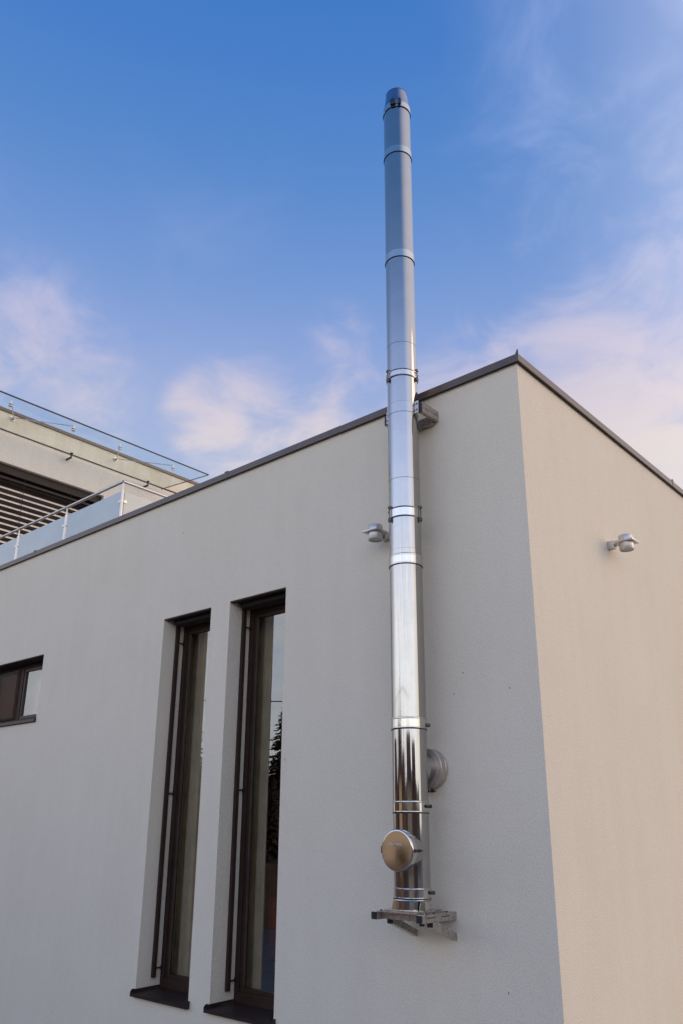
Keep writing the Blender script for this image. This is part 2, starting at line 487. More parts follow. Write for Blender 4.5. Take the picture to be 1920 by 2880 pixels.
random.seed(7)
def hill_h(x, y):
    a = math.degrees(math.atan2(y, x))
    d = math.hypot(x, y)
    k = 8.2 + math.exp(-((a + 108) / 30) ** 2) * 2.2 + 0.9 * sin(a * 0.09) + 0.4 * sin(a * 0.31)
    s = max(0.0, min(1.0, (d - 38) / 45.0))
    s = s * s * (3 - 2 * s)
    return k * s * (0.9 + 0.1 * sin(x * 0.13) * cos(y * 0.11)) + GZ - 0.15
hb = MB()
ds = [34 + 8 * i for i in range(22)]
az = [-172 + 4 * i for i in range(45)]
vv = [[hb.bm.verts.new((d * cos(rad(a)), d * sin(rad(a)), hill_h(d * cos(rad(a)), d * sin(rad(a))))) for a in az] for d in ds]
for i in range(len(ds) - 1):
    for j in range(len(az) - 1):
        hb.bm.faces.new((vv[i][j], vv[i + 1][j], vv[i + 1][j + 1], vv[i][j + 1]))
structure(hb.build('hill', 'hill', ang=180))

# ================================================================== main house
H = 5.45
W1 = (-4.662, -3.826, 0.170, 3.978)
W2 = (-3.521, -2.681, 0.180, 3.990)
W3 = (-9.30, -7.318, 3.060, 3.921)
house = thing('house', 'grey rendered house with sharp corner, two tall narrow windows and brown roof edge', 'house', (0, 0, 0))
mb = MB()
wall_grid(mb, -14.0, 0.0, -1.3, H, [(W1[0], W1[1], W1[2] - 0.055, W1[3]), (W2[0], W2[1], W2[2] - 0.055, W2[3]), (W3[0], W3[1], W3[2] - 0.045, W3[3])], 0.0, 0.36)
mb.box(-0.36, 0.0, 0.36, 10.0, -1.3, H)
mb.box(-14.0, -0.36, 9.64, 10.0, -1.3, H)
mb.box(-14.0, -13.64, 0.36, 9.64, -1.3, H)
mb.build('wall', 'plaster', house, smooth=False)
# interior linings
mb = MB()
mb.box(-13.6, -0.40, 0.40, 9.6, 5.10, 5.34)
mb.build('roof', 'roof_gravel', house, smooth=False)
mb = MB()
mb.box(-13.6, -0.40, 0.38, 9.6, -0.38, -0.02)
mb.box(-13.6, -0.40, 4.2, 4.3, -0.01, 5.0)
mb.build('floor_slab', 'room', house, smooth=False)

# small dark marks in the render
for x, z in ((-0.753, 2.74), (-0.249, 2.736), (-0.40, 0.66), (-2.63, 2.32), (-4.42, 4.98), (-0.66, 2.9)):
    mk = MB(); mk.lathe([(1e-4, 0.0016), (0.0035, 0.0012), (0.004, 0.0)], 8, Matrix.Translation((x, 0, z)) @ Matrix.Rotation(rad(90), 4, 'X') @ Matrix.Scale(1.8, 4, (0, 1, 0)))
    mk.build('dirt_mark', 'dark', house)
# roof edge coping: folded metal with drip, front run and side run
def coping_profile():
    # (outward distance, z)
    return [(0.036, H - 0.006), (0.036, H + 0.058), (0.030, H + 0.066), (-0.36, H + 0.080), (-0.36, H + 0.060), (0.0, H + 0.004), (0.018, H + 0.004), (0.026, H - 0.006)]
cp = MB()
t = bmesh.new()
pr = coping_profile()
secs = []
for pt in ('L', 'C', 'E'):
    ring = []
    for o_, z in pr:
        if pt == 'L': ring.append(t.verts.new((-14.02, -o_, z)))
        elif pt == 'C': ring.append(t.verts.new((o_, -o_, z)))
        else: ring.append(t.verts.new((o_, 10.02, z)))
    secs.append(ring)
for a_, b_ in zip(secs, secs[1:]):
    for i in range(len(pr)):
        j = (i + 1) % len(pr)
        t.faces.new((a_[i], b_[i], b_[j], a_[j]))
bmesh.ops.recalc_face_normals(t, faces=t.faces)
cp.merge(t)
# upturned fold at the corner
cp.prism([(0.038, H + 0.055), (0.038, H + 0.098), (0.030, H + 0.098), (0.012, H + 0.064)], 'y', -0.038, -0.030)
cop = cp.build('coping', 'coping', house, smooth=False)
# lap joints in the coping
for x in (-7.905, -3.66, -11.9):
    j = MB(); j.box(x - 0.035, x + 0.035, -0.0385, -0.030, H - 0.007, H + 0.060); j.box(x - 0.03, x + 0.03, -0.036, 0.05, H + 0.066, H + 0.076)
    j.build('joint_cover', 'coping', cop, smooth=False)
for y in (3.47, 7.2):
    j = MB(); j.box(0.030, 0.0385, y - 0.03, y + 0.03, H - 0.007, H + 0.060); j.box(-0.04, 0.036, y - 0.012, y + 0.012, H + 0.066, H + 0.085)
    j.build('joint_cover', 'coping', cop, smooth=False)

def tall_window(Wd):
    x0, x1, z0, z1 = Wd
    f = MB()
    ya, yb = 0.29, 0.355
    fw = 0.062
    f.box(x0, x0 + fw, ya, yb, z0 - 0.01, z1, 0.003)
    f.box(x1 - fw, x1, ya, yb, z0 - 0.01, z1, 0.003)
    f.box(x0, x1, ya, yb, z0 - 0.06, z0 - 0.0102)
    f.box(x0 + fw, x1 - fw, ya, yb, z0 - 0.01, z0 + 0.085, 0.003)
    f.box(x0 + fw, x1 - fw, ya, yb, z1 - 0.10, z1, 0.003)
    # sash
    s0, s1, t0, t1 = x0 + fw, x1 - fw, z0 + 0.085, z1 - 0.10
    sw = 0.040
    f.box(s0, s0 + sw, ya + 0.015, yb - 0.004, t0, t1, 0.003)
    f.box(s1 - sw, s1, ya + 0.015, yb - 0.004, t0, t1, 0.003)
    f.box(s0 + sw, s1 - sw, ya + 0.015, yb - 0.004, t0, t0 + sw, 0.003)
    f.box(s0 + sw, s1 - sw, ya + 0.015, yb - 0.004, t1 - sw, t1, 0.003)
    win = f.build('window', 'frame', house, smooth=False)
    b = MB()
    bw = 0.007
    b.box(s0 + sw, s0 + sw + bw, ya + 0.018, ya + 0.040, t0 + sw, t1 - sw)
    b.box(s1 - sw - bw, s1 - sw, ya + 0.018, ya + 0.040, t0 + sw, t1 - sw)
    b.build('glazing_bead', 'frame_bead', win, smooth=False)
    p = MB(); p.box(s0 + sw + bw, s1 - sw - bw, ya + 0.034, ya + 0.040, t0 + sw, t1 - sw)
    p.build('pane', 'glass', win, smooth=False)
    # head: brown soffit strip in front, dark blind slot behind it
    h = MB()
    h.box(x0, x1, 0.004, 0.060, z1 - 0.012, z1 + 0.0)
    h.box(x0, x1, 0.225, ya, z1 - 0.045, z1 + 0.0)
    h.build('head_trim', 'soffit', win, smooth=False)
    h = MB()
    h.box(x0, x1, 0.060, 0.225, z1 - 0.004, z1 + 0.0)
    for k in range(5):
        h.box(x0 + 0.05, x1 - 0.05, 0.10, 0.19, z1 - 0.018 - 0.010 * k, z1 - 0.012 - 0.010 * k)
    h.build('blind_box', 'dark', win, smooth=False)
    # guide rail standing on three stays
    for side in (0, 1):
        g = MB()
        if side == 0: ra, rb = x0 + 0.008, x0 + 0.040
        else: ra, rb = x1 - 0.040, x1 - 0.008
        zb = z0 + 0.095
        g.box(ra, rb, 0.168, 0.212, zb, z1 - 0.004, 0.003)
        rl = g.build('guide_rail', 'frame', win, smooth=False)
        for zc_ in (z1 - 0.245, (z0 + z1) / 2 - 0.01, zb + 0.085):
            c = MB()
            xm = (ra + rb) / 2
            c.tube((xm, 0.210, zc_), (xm, 0.292, zc_), 0.008, 10)
            c.box(xm - 0.014, xm + 0.014, 0.276, 0.291, zc_ - 0.022, zc_ + 0.022, 0.002)
            c.tube((xm + 0.006, 0.268, zc_ + 0.012), (xm + 0.006, 0.277, zc_ + 0.012), 0.006, 10)
            c.build('stay', 'frame', rl)
    # sill
    s = MB()
    xl, xr = x0 - 0.022, x1 + 0.026
    zf, zk = z0 - 0.022, z0 - 0.004
    s.prism([(-0.046, zf - 0.030), (-0.046, zf), (0.0, zf + 0.003), (0.36, zk), (0.36, zk - 0.006), (0.0, zf - 0.003), (-0.041, zf - 0.006), (-0.041, zf - 0.030)], 'x', x0 + 0.004, x1 - 0.004)
    s.prism([(-0.046, zf - 0.030), (-0.046, zf), (-0.001, zf + 0.003), (-0.001, zf - 0.030)], 'x', xl + 0.004, x0 + 0.004)
    s.prism([(-0.046, zf - 0.030), (-0.046, zf), (-0.001, zf + 0.003), (-0.001, zf - 0.030)], 'x', x1 - 0.004, xr - 0.004)
    for xa, xb in ((xl, xl + 0.004), (xr - 0.004, xr)):
        s.prism([(-0.048, zf - 0.031), (-0.048, zf + 0.012), (-0.030, zf + 0.034), (-0.001, zf + 0.036), (-0.001, zf - 0.031)], 'x', xa, xb)
    for xa, xb in ((x0 + 0.0005, x0 + 0.004), (x1 - 0.004, x1 - 0.0005)):
        s.prism([(-0.030, zf), (-0.030, zf + 0.034), (0.289, zk + 0.022), (0.289, zk)], 'x', xa, xb)
    s.build('sill', 'sill', win, smooth=False)
    return win
tall_window(W1)
tall_window(W2)

# small horizontal window
x0, x1, z0, z1 = W3
f = MB()
ya, yb = 0.215, 0.285
f.box(x0, x1, ya, yb, z0 - 0.05, z0 + 0.085, 0.003)
f.box(x0, x1, ya, yb, z1 - 0.075, z1, 0.003)
f.box(x0, x0 + 0.06, ya, yb, z0 + 0.085, z1 - 0.075, 0.003)
f.box(x1 - 0.06, x1, ya, yb, z0 + 0.085, z1 - 0.075, 0.003)
xm = -8.285
f.box(xm - 0.055, xm + 0.055, ya, yb, z0 + 0.085, z1 - 0.075, 0.003)
win3 = f.build('window', 'frame', house, smooth=False)
win3['label'] = 'low wide brown window with two sashes'
for k, (a_, b_) in enumerate(((x0 + 0.06, xm - 0.055), (xm + 0.055, x1 - 0.06))):
    s = MB()
    y2 = ya - 0.022 if k == 0 else ya + 0.012
    za, zb = z0 + 0.085, z1 - 0.075
    s.box(a_, b_, y2, y2 + 0.05, za, za + 0.035, 0.003); s.box(a_, b_, y2, y2 + 0.05, zb - 0.035, zb, 0.003)
    s.box(a_, a_ + 0.035, y2, y2 + 0.05, za + 0.035, zb - 0.035, 0.003); s.box(b_ - 0.035, b_, y2, y2 + 0.05, za + 0.035, zb - 0.035, 0.003)
    s.build('sash', 'frame_bead', win3, smooth=False)
    p = MB(); p.box(a_ + 0.035, b_ - 0.035, y2 + 0.022, y2 + 0.028, za + 0.035, zb - 0.035)
    p.build('pane', 'glass', win3, smooth=False)
sc_ = MB(); sc_.box(x0 + 0.065, xm - 0.060, ya - 0.034, ya - 0.030, z0 + 0.09, z1 - 0.08)
sc_.build('insect_screen', 'screen', win3, smooth=False)
h = MB()
h.box(x0, x1, 0.004, 0.13, z1 - 0.012, z1)
h.build('head_trim', 'soffit', win3, smooth=False)
h = MB(); h.box(x0, x1, 0.13, ya, z1 - 0.004, z1)
h.build('blind_box', 'dark', win3, smooth=False)
s = MB()
s.prism([(-0.036, z0 - 0.040), (-0.036, z0 - 0.004), (0.215, z0 + 0.022), (0.215, z0 + 0.002), (-0.001, z0 - 0.012), (-0.031, z0 - 0.012), (-0.031, z0 - 0.040)], 'x', x0 + 0.003, x1 - 0.003)
s.box(x1 - 0.003, x1 + 0.006, -0.038, -0.001, z0 - 0.041, z0 + 0.008)
s.build('sill', 'frame_bead', win3, smooth=False)

# curtains behind the windows
def curtain(x0, x1, z0, z1, y, label, amp=0.035, wl=0.11, mat='curtain'):
    mb = MB()
    n = int((x1 - x0) / wl * 14)
    A = []; B = []
    for i in range(n + 1):
        x = x0 + (x1 - x0) * i / n
        yy = y + amp * sin(2 * pi * (x - x0) / wl) + 0.4 * amp * sin(5.3 * (x - x0) / wl)
        A.append(mb.bm.verts.new((x, yy, z0))); B.append(mb.bm.verts.new((x, yy * 1.0 + 0.01, z1)))
    for i in range(n):
        mb.bm.faces.new((A[i], A[i + 1], B[i + 1], B[i]))
    o = mb.build('curtain', mat, ang=180)
    tag(o, label, 'curtain', 'curtains')
    return o
curtain(-4.95, -3.95, 0.02, 4.0, 0.52, 'olive grey curtain drawn right across the left tall window')
curtain(-3.90, -3.43, 0.02, 4.0, 0.52, 'olive grey curtain pulled to one side of the right tall window')
curtain(-9.5, -7.35, 2.95, 4.1, 0.44, 'curtain behind the low wide window, coloured like a warm reflection in its panes', 0.02, 0.09, 'curtain_reflection')

# red chair behind the right window
ch = thing('armchair', 'dark red chair faintly seen through the foot of the right tall window', 'chair', (-3.15, 1.05, 0.0))
mb = MB(); mb.box(-3.55, -2.95, 0.80, 1.35, 0.36, 0.48, 0.03); mb.build('seat', 'red', ch)
mb = MB(); mb.box(-3.55, -2.95, 0.72, 0.80, 0.50, 1.05, 0.035); mb.build('backrest', 'red', ch)
for x in (-3.50, -3.0):
    for y in (0.84, 1.30):
        mb = MB(); mb.tube((x, y, 0.0), (x, y, 0.37), 0.018); mb.build('leg', 'bolt', ch)

# ================================================================== upper storey behind
XB = -10.5
upper = thing('upper_storey', 'cream upper storey behind the roof edge with wide slatted blind opening', 'building', (XB, 0.05, 5.35))
mb = MB()
wall_grid(mb, 0.05, 9.0, 5.45, 8.52, [(0.25, 2.536, 5.5, 7.92)], XB, XB - 0.30, axis='x')
mb.box(-16.0, XB - 0.30, 0.05, 0.35, 5.45, 8.52)
mb.box(-16.0, XB - 0.30, 8.7, 9.0, 5.45, 8.52)
mb.box(-16.3, -16.0, 0.05, 9.0, 5.45, 8.52)
mb.build('wall', 'plaster_upper', upper, smooth=False)
# parapet membrane above the joint line
mb = MB()
t = bmesh.new()
random.seed(3)
nu, nv = 160, 8
gr = []
for i in range(nu + 1):
    row = []
    y = 0.05 + (9.0 - 0.05) * i / nu
    for j in range(nv + 1):
        z = 8.535 + (8.885 - 8.535) * j / nv
        bul = 0.012 * sin(y * 3.1 + sin(y * 1.7) * 2) * sin(pi * j / nv) + random.uniform(-0.003, 0.003)
        if i in (0, nu) or j in (0, nv): bul = 0
        row.append(t.verts.new((XB + 0.006 + bul, y, z)))
    gr.append(row)
for i in range(nu):
    for j in range(nv):
        t.faces.new((gr[i][j], gr[i + 1][j], gr[i + 1][j + 1], gr[i][j + 1]))
mb.merge(t)
mb.box(-16.3, XB - 0.02, 0.05, 9.0, 8.53, 8.885)
mb.build('parapet', 'parapet', upper, ang=60)
mb = MB()
mb.box(XB - 0.02, XB + 0.018, 0.03, 9.02, 8.516, 8.534)
mb.build('joint_trim', 'soffit', upper, smooth=False)
mb = MB()
mb.box(-16.34, XB + 0.035, 0.02, 9.03, 8.885, 8.945, 0.004)
mb.build('coping', 'coping', upper, smooth=False)
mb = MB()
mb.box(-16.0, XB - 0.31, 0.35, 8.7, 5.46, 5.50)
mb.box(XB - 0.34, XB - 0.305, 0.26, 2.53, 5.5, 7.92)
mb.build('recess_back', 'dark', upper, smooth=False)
# external blind in the opening
bl = thing('venetian_blind', 'wide beige slatted outdoor blind lowered in the dark terrace opening', 'blind', (XB - 0.14, 1.39, 5.52))
mb = MB()
mb.box(XB - 0.20, XB - 0.08, 0.26, 2.53, 7.76, 7.91)
mb.box(XB - 0.19, XB - 0.10, 0.27, 2.52, 7.66, 7.70)
mb.build('head_box', 'dark', bl, smooth=False)
z = 7.50
mb = MB()
while z > 5.55:
    # one curved slat, outer edge low, crown towards the terrace
    pts = []
    for k in range(7):
        a_ = -0.95 + 1.9 * k / 6
        u = 0.031 * a_
        bow = 0.012 * (1 - a_ * a_)
        th = rad(52)
        pts.append((XB - 0.14 + u * cos(th) + bow * sin(th), z - u * sin(th) + bow * cos(th)))
    low_ = [(p[0] - 0.003, p[1] - 0.002) for p in pts[::-1]]
    mb.prism([(p[0], p[1]) for p in pts] + low_, 'y', 0.29, 2.50)
    z -= 0.112
mb.build('slats', 'slat', bl, ang=40)
mb = MB()
for y in (0.95, 1.9):
    mb.tube((XB - 0.10, y, 5.52), (XB - 0.10, y, 7.76), 0.004, 6)
mb.build('cord', 'dark', bl)

# glass canopy
can = thing('glass_canopy', 'clear glass canopy on steel rods above the terrace opening', 'canopy', (XB, 1.5, 8.45))
def gz(x): return 8.475 - (x - XB) * 0.083
mb = MB()
XO = -8.90
ya_, yb_ = -1.3, 3.83
mb.prism([(XB + 0.05, gz(XB + 0.05) - 0.006), (XB + 0.05, gz(XB + 0.05) + 0.006), (XO, gz(XO) + 0.006), (XO, gz(XO) - 0.006)], 'y', ya_, yb_)
mb.build('pane', 'canopy_glass', can, smooth=False)
mb = MB()
mb.prism([(XO + 0.001, gz(XO) - 0.010), (XO + 0.001, gz(XO) + 0.012), (XO + 0.014, gz(XO) + 0.012), (XO + 0.014, gz(XO) - 0.010)], 'y', ya_, yb_ + 0.010)
mb.build('edge_trim', 'black', can, smooth=False)
mb = MB()
mb.prism([(XB + 0.05, gz(XB + 0.05) - 0.009), (XB + 0.05, gz(XB + 0.05) + 0.009), (XO, gz(XO) + 0.009), (XO, gz(XO) - 0.009)], 'y', yb_ + 0.001, yb_ + 0.009)
mb.build('edge_strip', 'bolt', can, smooth=False)
XF = -9.24
def clampfix(mb, x, y, r=0.034):
    zc_ = gz(x)
    mb.lathe([(1e-4, -0.030), (r, -0.026), (r, -0.009)], 20, Matrix.Translation((x, y, zc_)))
    mb.lathe([(r, 0.009), (r, 0.022), (1e-4, 0.026)], 20, Matrix.Translation((x, y, zc_)))
for anchor, ys in (((XB, 0.50, 8.80), (-0.12, 1.05)), ((XB, 2.70, 8.765), (2.01, 3.23))):
    mb = MB()
    mb.tube((XB, anchor[1], anchor[2]), (XB + 0.025, anchor[1], anchor[2]), 0.05, 20)
    mb.box(XB + 0.02, XB + 0.07, anchor[1] - 0.03, anchor[1] + 0.03, anchor[2] - 0.02, anchor[2] + 0.02, 0.004)
    mb.build('anchor', 'steel_dull', can)
    for y in ys:
        mb = MB()
        clampfix(mb, XF, y)
        mb.tube((XF, y, gz(XF) + 0.02), (XF, y, gz(XF) + 0.075), 0.014, 12)
        fx = mb.build('clamp_fitting', 'steel_dull', can)
        mb = MB()
        mb.tube((XB + 0.06, anchor[1], anchor[2]), (XF, y, gz(XF) + 0.065), 0.008, 10)
        mb.build('tie_rod', 'steel_dull', can)
for y in (-0.2, 1.66, 3.42):
    mb = MB()
    clampfix(mb, XB + 0.16, y, 0.030)
    mb.tube((XB, y, gz(XB + 0.1) - 0.075), (XB + 0.13, y, gz(XB + 0.1) - 0.075), 0.022, 14)
    mb.tube((XB + 0.16, y, gz(XB + 0.16) - 0.09), (XB + 0.16, y, gz(XB + 0.16) - 0.02), 0.012, 12)
    mb.box(XB + 0.11, XB + 0.18, y - 0.012, y + 0.012, gz(XB + 0.1) - 0.095, gz(XB + 0.1) - 0.055, 0.003)
    mb.build('wall_fitting', 'bolt', can)

# ================================================================== terrace railing
YR = 0.20
ZH = 6.185
rail = thing('terrace_railing', 'steel railing with frosted glass panels along the flat roof edge', 'railing', (-6.11, YR, 5.42))
mb = MB()
rr_ = 0.021
mb.tube((-13.0, YR, ZH), (-6.11, YR, ZH), rr_, 18)
mb.lathe([(1e-4, -rr_), (rr_ * 0.7, -rr_ * 0.7), (rr_, 0), (rr_ * 0.7, rr_ * 0.7), (1e-4, rr_)], 18, Matrix.Translation((-6.11, YR, ZH)))
mb.tube((-6.11, YR, ZH), (-6.11, 3.6, ZH), rr_, 18)
mb.build('handrail', 'steel_dull', rail)
posts = [(-6.11, YR), (-7.545, YR), (-8.965, YR), (-10.4, YR), (-11.8, YR), (-6.11, 1.75), (-6.11, 3.55)]
for x, y in posts:
    mb = MB()
    mb.tube((x, y, 5.40), (x, y, 6.06), 0.020, 14)
    mb.tube((x, y, 6.05), (x, y, ZH - 0.012), 0.009, 10)
    p = mb.build('post', 'steel_dull', rail)
    for zc_ in (5.90, 5.52):
        if y == YR:
            for sx in (-1, 1):
                if x == -6.11 and sx == 1: continue
                mb = MB(); mb.box(x + sx * 0.018, x + sx * 0.075, y - 0.014, y + 0.014, zc_ - 0.022, zc_ + 0.022, 0.006)
                mb.build('glass_clamp', 'steel_dull', p)
        if x == -6.11:
            for sy in (-1, 1):
                if y == YR and sy == -1: continue
                mb = MB(); mb.box(x - 0.014, x + 0.014, y + sy * 0.018, y + sy * 0.075, zc_ - 0.022, zc_ + 0.022, 0.006)
                mb.build('glass_clamp', 'steel_dull', p)
def panel_x(xa, xb):
    mb = MB(); mb.box(xa + 0.035, xb - 0.035, YR - 0.005, YR + 0.005, 5.46, 6.045, 0.001); mb.build('glass_panel', 'frosted', rail, smooth=False)
for (xa, _), (xb, _) in zip(posts[1:5], posts[0:4]): panel_x(xa, xb)
for ya2, yb2 in ((YR, 1.75), (1.75, 3.55)):
    mb = MB(); mb.box(-6.115, -6.105, ya2 + 0.035, yb2 - 0.035, 5.46, 6.045, 0.001); mb.build('glass_panel', 'frosted', rail, smooth=False)

# ================================================================== flue
XC, YC, RP = -1.015, -0.252, 0.1355
AX = Vector((XC, YC, 0))
flue = thing('chimney_flue', 'tall polished stainless steel flue pipe rising up the front wall', 'chimney', (XC, YC, 1.165))
def TR(z=0.0): return Matrix.Translation((XC, YC, z))
def pipe(z0, z1, r0=RP, r1=RP, name='pipe_section', mat='steel'):
    mb = MB()
    n = max(2, int((z1 - z0) / 0.25))
    mb.lathe([(r0 + (r1 - r0) * k / n, z0 + (z1 - z0) * k / n) for k in range(n + 1)], 96, TR())
    return mb.build(name, mat, flue, loc=(XC, YC, (z0 + z1) / 2))
def band(z0, z1, r, name='locking_band', bead=0.0, mat='steel_ring'):
    mb = MB()
    prof = [(RP - 0.004, z0), (r - 0.002, z0), (r, z0 + 0.003)]
    if bead:
        prof += [(r + bead, z0 + 0.004), (r + bead * 1.3, z0 + 0.008), (r + bead, z0 + 0.012), (r, z0 + 0.014)]
        prof += [(r, z1 - 0.014), (r + bead, z1 - 0.012), (r + bead * 1.3, z1 - 0.008), (r + bead, z1 - 0.004)]
    prof += [(r, z1 - 0.003), (r - 0.002, z1), (RP - 0.004, z1)]
    mb.lathe(prof, 96, TR())
    return mb.build(name, mat, flue, loc=(XC, YC, (z0 + z1) / 2), ang=25)
secz = [(1.317, 1.836), (1.923, 2.455), (2.543, 3.785), (3.920, 4.196), (4.292, 4.552), (4.556, 5.178), (5.284, 5.535), (5.609, 5.882), (5.886, 6.812), (6.894, 8.055), (8.133, 8.634)]
for a_, b_ in secz: pipe(a_ - 0.006 if a_ in (1.317, 1.923, 2.543, 6.894, 8.133, 4.292, 5.609, 5.284) else a_, b_ + 0.002 if b_ not in (4.552, 5.882) else b_)
# dark seam lines where two plain sections meet
def seam(z, name='seam', h=0.004, mat='bolt'):
    mb = MB(); mb.lathe([(RP - 0.003, z - h / 2), (RP - 0.0008, z - h / 2), (RP - 0.0008, z + h / 2), (RP - 0.003, z + h / 2)], 96, TR())
    return mb.build(name, mat, flue, loc=(XC, YC, z))
seam(4.554); seam(5.884)
def bolt_cluster(parent, z, azd, r, n=2):
    a_ = rad(azd)
    c = Vector((XC + r * cos(a_), YC + r * sin(a_), z))
    rt = Matrix.Translation(c) @ Matrix.Rotation(a_, 4, 'Z')
    mb = MB()
    mb.box(-0.010, 0.024, -0.020, -0.014, -0.013, 0.013, 0.001, rt)
    mb.box(-0.010, 0.024, 0.010, 0.016, -0.013, 0.013, 0.001, rt)
    t1 = rt @ Matrix.Translation((0.014, 0, 0)) @ Matrix.Rotation(rad(90), 4, 'X')
    mb.lathe([(1e-4, -0.038), (0.004, -0.038), (0.004, 0.034), (1e-4, 0.034)], 10, t1)
    mb.lathe([(1e-4, 0.018), (0.009, 0.018), (0.009, 0.028), (1e-4, 0.028)], 6, t1)
    mb.lathe([(1e-4, -0.027), (0.009, -0.027), (0.009, -0.019), (1e-4, -0.019)], 6, t1)
    mb.build('bolt', 'bolt', parent)
b1 = band(1.240, 1.317, RP + 0.004, bead=0.0022); bolt_cluster(b1, 1.283, 22, RP + 0.008)
b2 = band(1.836, 1.923, RP + 0.004, bead=0.0022); bolt_cluster(b2, 1.885, 12, RP + 0.008)
b3 = band(2.455, 2.543, RP + 0.005, bead=0.002); bolt_cluster(b3, 2.49, 32, RP + 0.006)
band(3.785, 3.874, RP + 0.005, bead=0.002)
mb = MB(); mb.lathe([(RP - 0.004, 3.874), (RP + 0.0015, 3.876), (RP + 0.0015, 3.918), (RP - 0.004, 3.920)], 96, TR()); mb.build('socket_collar', 'steel', flue, loc=(XC, YC, 3.9))
band(6.812, 6.894, RP + 0.0045)
band(8.055, 8.135, RP + 0.0045)
def lipring(z, r=RP + 0.004, w=0.004):
    mb = MB(); mb.lathe([(RP - 0.003, z - w), (r + 0.002, z - w), (r + 0.002, z - 0.0005), (RP - 0.003, z - 0.0005)], 96, TR()); mb.build('dark_gasket', 'black', flue, loc=(XC, YC, z))
for z in (1.240, 1.836, 2.455, 3.785, 6.812, 8.055, 8.628): lipring(z)
# turnbuckle clamps
for z0_, z1_ in ((4.196, 4.292), (5.535, 5.609)):
    c = band(z0_, z1_, RP + 0.003, 'locking_clamp', bead=0.005)
    for azd in (-112, 9, 129):
        a_ = rad(azd)
        rt = TR() @ Matrix.Rotation(a_, 4, 'Z')
        mb = MB()
        ro = RP + 0.014
        for dy in (-0.0065, 0.0065):
            mb.lathe([(1e-4, z0_ - 0.012), (0.0025, z0_ - 0.012), (0.0025, z1_ + 0.012), (1e-4, z1_ + 0.012)], 8, rt @ Matrix.Translation((ro, dy, 0)))
        mb.box(RP - 0.002, ro + 0.010, -0.013, 0.013, z1_ - 0.006, z1_ + 0.016, 0.003, rt)
        mb.box(RP - 0.002, ro + 0.010, -0.013, 0.013, z0_ - 0.022, z0_ + 0.006, 0.003, rt)
        mb.lathe([(1e-4, z0_ - 0.034), (0.008, z0_ - 0.034), (0.008, z0_ - 0.018), (1e-4, z0_ - 0.018)], 6, rt @ Matrix.Translation((ro, 0, 0)))
        mb.build('turnbuckle', 'bolt', c)
# cap
cb = band(8.632, 8.700, RP + 0.005, 'cap_clamp')
for azd, wd in ((-68, 0.050), (-42, 0.026)):
    a_ = rad(azd)
    rt = TR() @ Matrix.Rotation(a_, 4, 'Z')
    mb = MB()
    mb.box(RP + 0.002, RP + 0.030, -wd / 2, wd / 2, 8.640, 8.700, 0.003, rt)
    mb.box(RP + 0.004, RP + 0.024, -0.010, 0.010, 8.695, 8.722, 0.003, rt)
    mb.build('clamp_lug', 'black', cb)
mb = MB()
rt = TR() @ Matrix.Rotation(rad(-53), 4, 'Z') @ Matrix.Translation((RP + 0.016, 0, 8.668)) @ Matrix.Rotation(rad(90), 4, 'X')
mb.lathe([(1e-4, -0.05), (0.004, -0.05), (0.004, 0.05), (1e-4, 0.05)], 8, rt)
mb.build('clamp_screw', 'bolt', cb)
mb = MB()
mb.lathe([(RP + 0.002, 8.700), (RP - 0.002, 8.704), (0.1085, 8.893), (0.1085, 8.899), (0.1075, 8.900), (0.104, 8.900), (0.1035, 8.890), (0.128, 8.705)], 96, TR())
mb.build('cone_cap', 'steel_cap', flue, loc=(XC, YC, 8.8), ang=30)
mb = MB(); mb.lathe([(0.1040, 8.900), (0.1095, 8.900), (0.1098, 8.904), (0.1040, 8.905)], 96, TR()); mb.build('cap_rim', 'black', flue, loc=(XC, YC, 8.902))
# wall band seen as two seams
bd = band(5.178, 5.284, RP + 0.0025, 'wall_band', mat='steel')
# base collar
mb = MB()
mb.lathe([(RP - 0.006, 1.240), (RP + 0.007, 1.238), (RP + 0.009, 1.233), (RP + 0.007, 1.229), (RP - 0.001, 1.226), (RP - 0.001, 1.168), (1e-3, 1.168)], 96, TR())
mb.build('base_collar', 'steel_ring', flue, loc=(XC, YC, 1.2), ang=25)
# branch to wall
mb = MB()
WM = Matrix.Translation((XC + 0.028, 0, 2.170)) @ Matrix.Rotation(rad(90), 4, 'X')
mb.lathe([(0.121, 0.0), (0.121, 0.24)], 72, Matrix.Translation((-0.018, 0, 0)) @ WM)
br = mb.build('branch_pipe', 'steel', flue)
mb = MB()
mb.lathe([(0.128, 0.006), (0.150, 0.006), (0.154, 0.012), (0.154, 0.020), (0.149, 0.026), (0.149, 0.072), (0.154, 0.078), (0.154, 0.086), (0.149, 0.090), (0.095, 0.092)], 72, WM)
bb = mb.build('branch_band', 'bracket_warm', br, ang=25)
mb = MB()
for dx in (-0.02, 0.02):
    mb.box(XC + 0.03 + dx * 1 + 0.01, XC + 0.03 + dx + 0.018, -0.075, -0.045, 2.170 - 0.180, 2.170 - 0.148, 0.002)
mb.tube((XC - 0.03, -0.06, 2.0), (XC + 0.10, -0.06, 2.0), 0.005, 10)
mb.tube((XC + 0.07, -0.06, 2.0), (XC + 0.082, -0.06, 2.0), 0.011, 6)
mb.build('branch_bolt', 'bolt', br)
